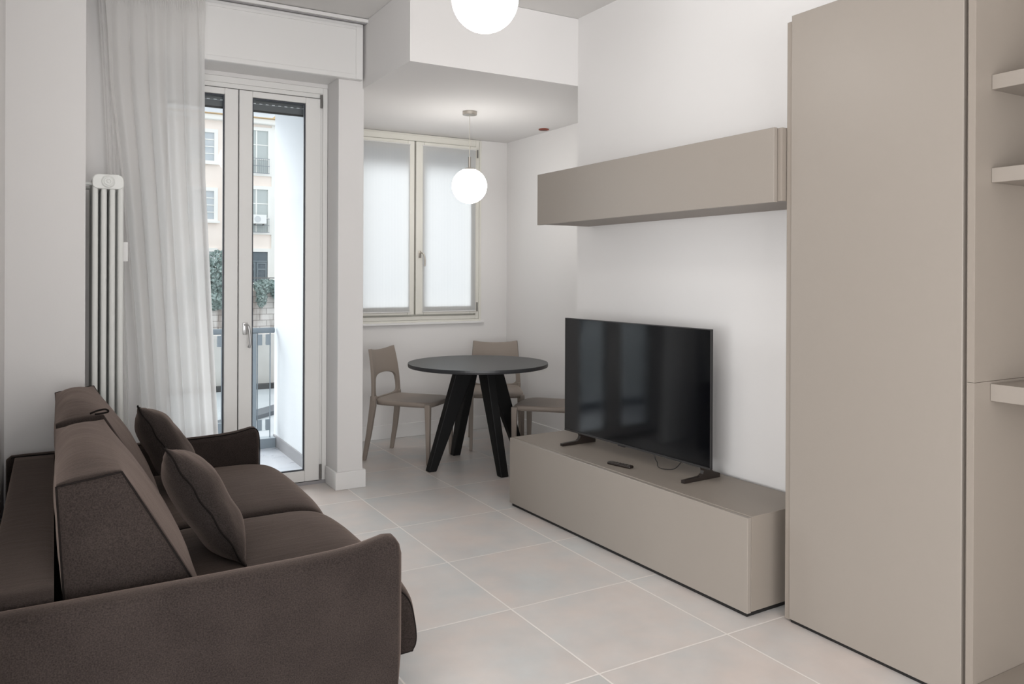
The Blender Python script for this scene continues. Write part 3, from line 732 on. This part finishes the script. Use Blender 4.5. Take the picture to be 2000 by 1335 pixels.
# arms: side outline (x, z) as seen from the front of the picture
def arm(y0, y1, zoff):
    ol = [(-0.185, 0.05), (0.905, 0.05), (0.918, 0.20), (0.922, 0.42), (0.921, 0.48), (0.919, 0.52), (0.912, 0.549), (0.898, 0.564), (0.878, 0.566), (0.85, 0.560), (0.80, 0.550), (0.73, 0.543), (0.62, 0.539),
          (0.4, 0.536), (0.1, 0.534), (-0.12, 0.534), (-0.165, 0.532), (-0.185, 0.515)]
    ol = [(x, z + (zoff if z > .3 else 0)) for x, z in ol]
    m = (y0+y1)/2; b = new(); n = len(ol)
    cx, cz = 0.37, 0.29
    prof = [(y0, 0.022), (y0+0.012, 0.006), (y0+0.032, 0.0), (m, -0.003), (y1-0.032, 0.0), (y1-0.012, 0.006), (y1, 0.022)]
    fine = []
    for i in range(n):
        x0_, z0_ = ol[i]; x1_, z1_ = ol[(i+1) % n]; k = max(1, int(math.hypot(x1_-x0_, z1_-z0_)/0.05))
        for t in range(k): fine.append((x0_+(x1_-x0_)*t/k, z0_+(z1_-z0_)*t/k))
    def inset(x, z, d):
        xx = min(max(x, -0.185+d), 0.925-d) if d > 0 else x
        zz = z-d*(1 if z > 0.45 else 0) if d > 0 else z
        if d < 0: zz = z-d*(1 if z > .45 else 0)
        return xx, zz
    rings = []
    for y, d in prof:
        rings.append([b.verts.new((inset(x, z, d)[0], y, inset(x, z, d)[1])) for x, z in fine])
    for r_, s_ in zip(rings, rings[1:]):
        for i in range(len(fine)): b.faces.new((r_[i], r_[(i+1) % len(fine)], s_[(i+1) % len(fine)], s_[i]))
    b.faces.new(rings[0]); b.faces.new(rings[-1])
    return b, ol, m
for y0, y1, zo in ((AY0, AY1, 0.0), (BY0, BY1, 0.004)):
    b, ol, m = arm(y0, y1, zo)
    a = obj('armrest', b, SOFA, sf, smooth=False)
    for p_ in a.data.polygons: p_.use_smooth = len(p_.vertices) <= 4
    if y0 < 3: continue
    pts = [(x, y0+0.012, z-0.003) for x, z in ol[1:-1]]
    b = new(); tube(b, smooth_path(pts, 4), 0.0025, 8); obj('piping', b, PIPE, a, smooth=True)
# seat cushions
def seat_prof():
    # front profile (x, z) going from the rear of the top over the nose to the rear of the underside
    pts = [(0.30, 0.385), (0.55, 0.395), (0.78, 0.395), (0.88, 0.390), (0.95, 0.370), (0.993, 0.325), (1.012, 0.26), (1.019, 0.195), (1.008, 0.160), (0.98, 0.148), (0.80, 0.150), (0.30, 0.165)]
    return pts
def inpath(path, i, y):
    t0 = path[min(i+1, len(path)-1)]-path[max(i-1, 0)]; nn = Vector((-t0.z, 0, t0.x)).normalized(); v = path[i]-nn*0.0095
    return (v.x, y, v.z)
def seat(y0, y1):
    pts = [Vector((x, 0, z)) for x, z in seat_prof()]
    path = smooth_path(pts, 6); N_ = len(path)
    b = new(); n = 30; rings = []
    for j in range(n+1):
        t = j/n; y = y0+(y1-y0)*t
        q = 1-abs(2*t-1)**4; r = []
        for i, p in enumerate(path):
            s = i/(N_-1)
            top = max(0, math.sin(PI*min(1, s*1.45))) if s < 0.69 else 0
            t0 = path[min(i+1, N_-1)]-path[max(i-1, 0)]; nn = Vector((-t0.z, 0, t0.x)).normalized()
            amp = 0.026*top*q
            e = 0.010*(1-min(1, min(t, 1-t)*28))
            v = p+nn*amp-nn*e
            wob = 0.002*noise.noise(Vector((v.x*5, y*5, v.z*5)))
            r.append(b.verts.new((v.x, y, v.z+wob)))
        rings.append(r)
    for r_, s_ in zip(rings, rings[1:]):
        for i in range(N_): b.faces.new((r_[i], r_[(i+1) % N_], s_[(i+1) % N_], s_[i]))
    b.faces.new(rings[0]); b.faces.new(rings[-1])
    return b, path
for y0, y1 in ((2.34, 3.243), (3.251, 4.150)):
    b, path = seat(y0, y1)
    s = obj('seat_cushion', b, SOFA, sf)
    for p_ in s.data.polygons: p_.use_smooth = len(p_.vertices) <= 4
    for y in (y0+0.002, y1-0.002):
        b = new(); tube(b, [inpath(path, i, y) for i in range(len(path))], 0.0028, 8); obj('piping', b, PIPE, s, smooth=True)
# back cushions: wedges, upright behind, sloping in front
def bcush(y0, y1, dz, seed):
    # corners in (x, z): rear bottom, rear top, front top, front bottom
    rb, rtp, ft, fb = (0.03, 0.42), (0.006, 0.805+dz), (0.160, 0.826+dz), (0.385, 0.42)
    def P(a, c, d):
        xa = rb[0]+(rtp[0]-rb[0])*d; xb = fb[0]+(ft[0]-fb[0])*d
        za = rb[1]+(rtp[1]-rb[1])*d; zb = fb[1]+(ft[1]-fb[1])*d
        return Vector((xa+(xb-xa)*a, y0+(y1-y0)*c, za+(zb-za)*a))
    b = cushion(P, (0.012, 0.036, 0.012, 0.012, 0.0, 0.046), 24, 2.5, 0.008, seed)
    return b, P
for y0, y1, dz, sd in ((2.375, 3.262, 0.0, 1), (3.272, 4.150, 0.012, 5)):
    b, P = bcush(y0, y1, dz, sd)
    s = obj('back_cushion', b, SOFA, sf, smooth=True)
    for c in ((0.0,) if y0 < 3 else (1.0,)):
        b = new(); loop = []
        seq = [((0, 0), (0, 1)), ((0, 1), (1, 1)), ((1, 1), (1, 0)), ((1, 0), (0, 0))]
        for (a0, d0), (a1, d1_) in seq:
            for k in range(12): t = k/12; loop.append(P(a0+(a1-a0)*t, c, d0+(d1_-d0)*t))
        tube(b, loop, 0.0028, 8, closed=True); obj('piping', b, PIPE, s, smooth=True)
b = new(); tube(b, smooth_path([(0.115, 3.262, 0.85), (0.14, 3.268, 0.858), (0.165, 3.272, 0.860), (0.175, 3.27, 0.852), (0.160, 3.265, 0.848), (0.13, 3.262, 0.846)], 6), 0.0035, 8)
obj('pull_loop', b, PIPE, sf, smooth=True)

# throw pillows
def pillow(label, T, B, FT, FB, seed):
    """T/B: upper and lower corner of the edge nearest the camera, FT/FB: the same of the far edge"""
    T, B, FT, FB = map(Vector, (T, B, FT, FB))
    t = thing('throw_pillow', label, 'pillow', tuple((B+FB)/2), group='throw pillows on the sofa')
    nn = (FT-T).normalized().cross((B-T).normalized())
    b = new(); n = 34; G = {}
    for sgn in (1, -1):
        for i in range(n+1):
            for j in range(n+1):
                u, v = i/n, j/n
                edge = i in (0, n) or j in (0, n)
                if edge and (i, j) in G: G[(i, j, sgn)] = G[(i, j)]; continue
                uu, vv = 2*u-1, 2*v-1
                pin = 0.05
                U = 0.5+0.5*uu*(1-pin*(1-vv*vv)); W = 0.5+0.5*vv*(1-pin*(1-uu*uu))
                p_ = T*(1-U)*(1-W)+B*U*(1-W)+FT*(1-U)*W+FB*U*W
                th = 0.082*((1-abs(uu)**3.4)*(1-abs(vv)**3.4))**0.72
                th += 0.012*noise.noise(Vector((uu*2+seed, vv*2, sgn)))*(1-uu**4)*(1-vv**4)
                ed = max(abs(uu), abs(vv)); wv = 0.003*math.sin((uu+vv*1.3)*13+seed)*max(0, (ed-.75)/.25)
                vt = b.verts.new(p_+nn*(sgn*th+wv)); G[(i, j, sgn)] = vt
                if edge: G[(i, j)] = vt
        for i in range(n):
            for j in range(n): b.faces.new((G[(i, j, sgn)], G[(i+1, j, sgn)], G[(i+1, j+1, sgn)], G[(i, j+1, sgn)]))
    rim = [G[(i, 0)].co.copy() for i in range(n)]+[G[(n, j)].co.copy() for j in range(n)]+[G[(n-i, n)].co.copy() for i in range(n)]+[G[(0, n-j)].co.copy() for j in range(n)]
    c = obj('pillow_cover', b, PILLOW, t, smooth=True)
    b = new(); tube(b, rim, 0.0028, 8, closed=True); obj('seam', b, PIPE, c, smooth=True)
pillow('dark brown-grey throw pillow nearer the camera, leaning on the near back cushion', (0.307, 2.735, 0.805), (0.545, 2.66, 0.405), (0.37, 3.11, 0.72), (0.56, 3.08, 0.405), 1.0)
pillow('dark brown-grey throw pillow farther away, beside the far arm of the sofa', (0.304, 3.66, 0.805), (0.53, 3.58, 0.405), (0.37, 4.03, 0.72), (0.56, 4.0, 0.405), 4.0)

# ================================================================== DINING TABLE
TCX, TCY, TZ = 2.625, 4.995, 0.735
dt = thing('dining_table', 'round black dining table on splayed legs in the niche', 'table', (TCX, TCY, 0))
b = new(); lathe(b, (TCX, TCY, TZ-0.028), [(0.486, 0.0), (0.498, 0.003), (0.500, 0.014), (0.499, 0.028)], 96); tp = obj('tabletop', b, TABLETOP, dt)
b = new()
for a in (0, PI/2): 
    c, s = math.cos(a), math.sin(a)
    pts = [(-0.36, 0.035), (0.36, 0.035), (0.36, -0.035), (-0.36, -0.035)]
    hexa(b, [(TCX+c*x*.85-s*y, TCY+s*x*.85+c*y, TZ-0.052) for x, y in pts], [(TCX+c*x-s*y, TCY+s*x+c*y, TZ-0.0285) for x, y in pts])
obj('cross_brace', b, BLACK, dt)
def table_leg(a):
    c, s = math.cos(a), math.sin(a)
    def W(r, t, z): return (TCX+c*r-s*t, TCY+s*r+c*t, z)
    w = 0.030
    bot = [W(0.335, -w, 0), W(0.396, -w, 0), W(0.396, w, 0), W(0.335, w, 0)]
    top = [W(0.045, -w, TZ-0.05), W(0.185, -w, TZ-0.05), W(0.185, w, TZ-0.05), W(0.045, w, TZ-0.05)]
    b = new(); hexa(b, bot, top); return b
for k in range(4): obj('leg', table_leg(k*PI/2 + math.radians(0)), BLACK, dt, bevel=0.006)

# ================================================================== CHAIRS
def make_chair():
    """built in local metres: seat centre over the origin, front towards -y"""
    t = thing('dining_chair', None, 'chair', (0, 0, 0), 0, world_built=False)
    # seat: rounded square, dished, with a turned-down rim
    n = 64
    def outline(k, sc=1.0):
        a = 2*PI*k/n; c, s = math.cos(a), math.sin(a); e = 0.32
        x = abs(c)**e*(1 if c >= 0 else -1); y = abs(s)**e*(1 if s >= 0 else -1)
        wx = 0.212-0.012*(y*0.5+0.5); return x*wx*sc, y*0.234*sc-0.026
    b = new(); rings = []
    def ztop(x, y): return 0.446-0.010*(1-(x/.21)**2)*(1-(y/.21)**2) - 0.010*max(0, -(y+0.14)/0.12)**2 + 0.006*max(0, (y-.1)/.1)
    for sc in (0.15, 0.35, 0.55, 0.75, 0.9, 0.975, 1.0):
        r = []
        for k in range(n):
            x, y = outline(k, sc); z = ztop(x, y) - (0.003 if sc == .975 else 0.009 if sc == 1.0 else 0)
            r.append(b.verts.new((x, y, z)))
        rings.append(r)
    r = []
    for k in range(n):
        x, y = outline(k, 0.995); r.append(b.verts.new((x, y, 0.408)))
    rings.append(r)
    r = []
    for k in range(n):
        x, y = outline(k, 0.93); r.append(b.verts.new((x, y, 0.410)))
    rings.append(r)
    r = []
    for k in range(n):
        x, y = outline(k, 0.90); r.append(b.verts.new((x, y, 0.428)))
    rings.append(r)
    for r_, s_ in zip(rings, rings[1:]):
        for k in range(n): b.faces.new((r_[k], r_[(k+1) % n], s_[(k+1) % n], s_[k]))
    b.faces.new(rings[0]); b.faces.new(rings[-1])
    obj('seat', b, PLASTIC, t, smooth=True)
    # backrest: ring of surface between an arched hole and the outer outline
    def wid(h): return 0.212 - 0.030*max(0, (h-0.42)/0.39)**1.2
    def S(s, h):
        q = (h-0.42)/0.39
        y = 0.200 + 0.018*q + 0.050*q*q
        return Vector((s*wid(h), y - 0.030*(s*s)*(0.3+q*0.9) + 0.012, h))
    K = 96; hole = []; outer = []
    for k in range(K):
        a = 2*PI*k/K + PI/4
        c, s = math.cos(a), math.sin(a)
        # superellipse hole
        e = 0.34; hx = abs(c)**e*(1 if c >= 0 else -1); hy = abs(s)**e*(1 if s >= 0 else -1)
        hz = 0.532+0.078*hy
        hw = 0.83*(1-0.06*max(0, hy))
        hole.append((hx*hw, hz+(0.014*(1-hx*hx) if hy > 0 else -0.0)))
        m_ = max(abs(c), abs(s)); ox, oy = c/m_, s/m_
        oz = 0.4375 if oy <= -0.999 else 0.4375+(0.792-0.4375)*(oy+1)/2
        if oy > 0.99: oz = 0.792+0.018*ox*ox
        elif oy > 0: oz += 0.018*max(0, (oz-.7)/.092)
        outer.append((ox, oz))
    b = new(); rings = []
    for j in range(9):
        t_ = j/8
        rings.append([b.verts.new(S(hole[k][0]*(1-t_)+outer[k][0]*t_, hole[k][1]*(1-t_)+outer[k][1]*t_)) for k in range(K)])
    for r_, s_ in zip(rings, rings[1:]):
        for k in range(K): b.faces.new((r_[k], r_[(k+1) % K], s_[(k+1) % K], s_[k]))
    obj('backrest', b, PLASTIC, t, smooth=True, solid=0.022, bevel=0.004)
    # legs
    for sx in (-1, 1):
        def sec(x, y, z, wx, wy): return [(x-wx, y-wy, z), (x+wx, y-wy, z), (x+wx, y+wy, z), (x-wx, y+wy, z)]
        for nm in ('front', 'rear'):
            b = new()
            if nm == 'front':
                st = [(sx*0.196, -0.236, 0.432, 0.018, 0.022), (sx*0.198, -0.238, 0.39, 0.017, 0.020), (sx*0.198, -0.240, 0.2, 0.014, 0.016), (sx*0.200, -0.243, 0.0, 0.012, 0.013)]
            else:
                st = [(sx*0.193, 0.205, 0.47, 0.013, 0.020), (sx*0.196, 0.206, 0.40, 0.015, 0.023), (sx*0.205, 0.232, 0.2, 0.014, 0.019), (sx*0.212, 0.268, 0.0, 0.012, 0.014)]
            rr = [[b.verts.new(p) for p in sec(*q)] for q in st]
            b.faces.new(rr[0]); b.faces.new(rr[-1])
            for r_, s_ in zip(rr, rr[1:]):
                for i in range(4): b.faces.new((r_[i], r_[(i+1) % 4], s_[(i+1) % 4], s_[i]))
            obj('leg', b, PLASTIC, t, bevel=0.005, seg=3)
    return t
chair0 = make_chair()
def copy_thing(root):
    r = root.copy(); C.objects.link(r)
    for ch in list(root.children):
        c = ch.copy(); C.objects.link(c); c.parent = r
    return r
chairs = [
    (2.305, 5.470, (0.65, -0.76), 'taupe plastic chair left of the round table, beside the white pier'),
    (3.080, 5.550, (-0.46, -0.89), 'taupe plastic chair behind the round table, its back facing the corner'),
    (3.115, 4.753, (-0.68, 0.73), 'taupe plastic chair right of the round table, half hidden by the television'),
]
for i, (x, y, f, lab) in enumerate(chairs):
    c = chair0 if i == 0 else copy_thing(chair0)
    c.location = (x, y, 0); c.rotation_euler = (0, 0, math.atan2(f[0], -f[1]))
    tag(c, lab, 'chair', 'taupe chairs around the round table')
